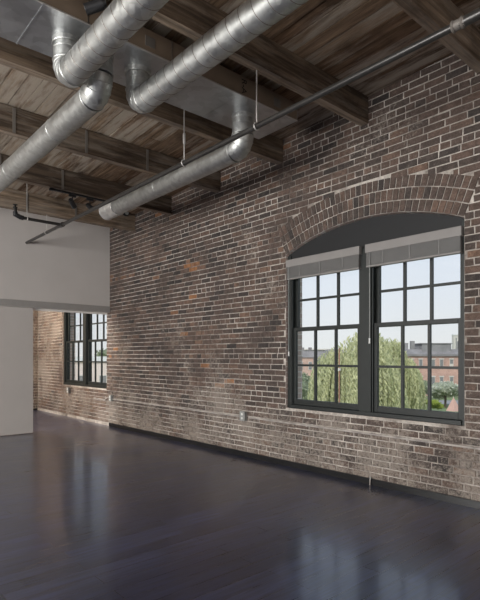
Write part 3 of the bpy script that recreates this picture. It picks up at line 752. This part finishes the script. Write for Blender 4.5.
for i in range(n): o.face([b, b + 1 + i, b + 1 + (i + 1) % n])
lpart(o, 'canopy', flat('faded_pink_canvas', (.55, .34, .28), .9), t); lpart(MB().tube([(0, 0, 0), (0, 0, 3.1)], .04, 8), 'pole', M['stone'], t)
t = local_thing('parked_van', 'white van parked below the bushy tree', 'van', at(12.3, 90))
lpart(MB().hexa([(-2.4, -.9, .35), (2.4, -.9, .35), (-2.4, .9, .35), (2.4, .9, .35), (-2.3, -.8, 3.3), (1.5, -.8, 3.3), (-2.3, .8, 3.3), (1.5, .8, 3.3)]), 'body', M['van'], t, bevel=.1)
lpart(MB().box(-1.9, 1.2, -.93, -.86, 1.9, 2.6), 'side_window', M['pane'], t)
for qx in (-1.5, 1.5):
    for qy in (-.8, .8): lpart(MB().tube([(qx, qy - .1, .36), (qx, qy + .1, .36)], .36, 16), 'wheel', M['tyre'], t)

# ------------------------------------------------------------------ light
W = bpy.data.worlds.new('World'); bpy.context.scene.world = W; W.use_nodes = True; nt = W.node_tree; nt.nodes.clear()
wo = nt.nodes.new('ShaderNodeOutputWorld'); bg = nt.nodes.new('ShaderNodeBackground'); tc = nt.nodes.new('ShaderNodeTexCoord')
sx = nt.nodes.new('ShaderNodeSeparateXYZ'); cr = nt.nodes.new('ShaderNodeValToRGB'); el = cr.color_ramp.elements
el[0].position = 0; el[0].color = (.88, .87, .86, 1); el[1].position = .35; el[1].color = (.72, .80, .96, 1)
e = el.new(.12); e.color = (.83, .86, .93, 1); e = el.new(1); e.color = (.45, .58, .85, 1)
nt.links.new(tc.outputs['Generated'], sx.inputs[0]); nt.links.new(sx.outputs['Z'], cr.inputs[0]); nt.links.new(cr.outputs[0], bg.inputs[0]); nt.links.new(bg.outputs[0], wo.inputs[0])
bg.inputs[1].default_value = 1.08
def light(name, typ, loc, rot_, energy, color=(1, 1, 1), **k):
    l = bpy.data.lights.new(name, typ); l.energy = energy; l.color = color
    for a, v in k.items(): setattr(l, a, v)
    o = bpy.data.objects.new(name, l); C.objects.link(o); o.location = loc; o.rotation_euler = rot_; return o
light('sun', 'SUN', (0, 0, 20), (math.radians(48), 0, math.radians(18)), 2.8, (1, .95, .87), angle=.02)
for (a_, b_), en in zip(rw, (440, 510, 260, 80)):   # added fill lamps in unseen rear openings, standing in for daylight (facing +Y)
    light('fill_rear', 'AREA', ((a_ + b_) / 2, YB - .02, 1.8), (math.radians(90), 0, 0), en, (1, .985, .955), shape='RECTANGLE', size=b_ - a_, size_y=2.6)
for y0_ in (-3.5, -.1):
    light('fill_right', 'AREA', (XR + .02, y0_, 1.8), (math.radians(90), 0, math.radians(90)), 25, (1, .985, .955), shape='RECTANGLE', size=2.2, size_y=2.2)  # added fill lamps at the unseen right-wall openings
for w in (W1, W2):  # portals in the brick wall windows guide sky light in
    o = light('sky_portal', 'AREA', ((w[0] + w[1]) / 2, YW + .33, 1.6), (math.radians(-90), 0, 0), 1, shape='RECTANGLE', size=2.2, size_y=1.9)
    o.data.cycles.is_portal = True

light('far_room_lamp', 'AREA', (-11.0, 2.6, 3.3), (math.radians(25), 0, 0), 120, (1, .84, .66), shape='DISK', size=.5)
# ------------------------------------------------------------------ camera
cam = bpy.data.cameras.new('camera'); co = bpy.data.objects.new('camera', cam); C.objects.link(co)
cam.sensor_fit = 'HORIZONTAL'; cam.sensor_width = 36; cam.lens = 36 * 499.4 / 480; cam.shift_y = 56.9 / 480; cam.clip_end = 1500; cam.clip_start = .05
co.location = (0, 0, CH); co.rotation_euler = (math.radians(90), 0, TH)
S = bpy.context.scene; S.camera = co
S.view_settings.view_transform = 'Standard'; S.view_settings.look = 'None'; S.view_settings.gamma = 1; S.view_settings.exposure = 0
S.view_settings.use_curve_mapping = False
S.cycles.max_bounces = 10; S.cycles.diffuse_bounces = 5; S.cycles.glossy_bounces = 4; S.cycles.transparent_max_bounces = 12
S.cycles.use_denoising = True; S.cycles.sample_clamp_indirect = 4
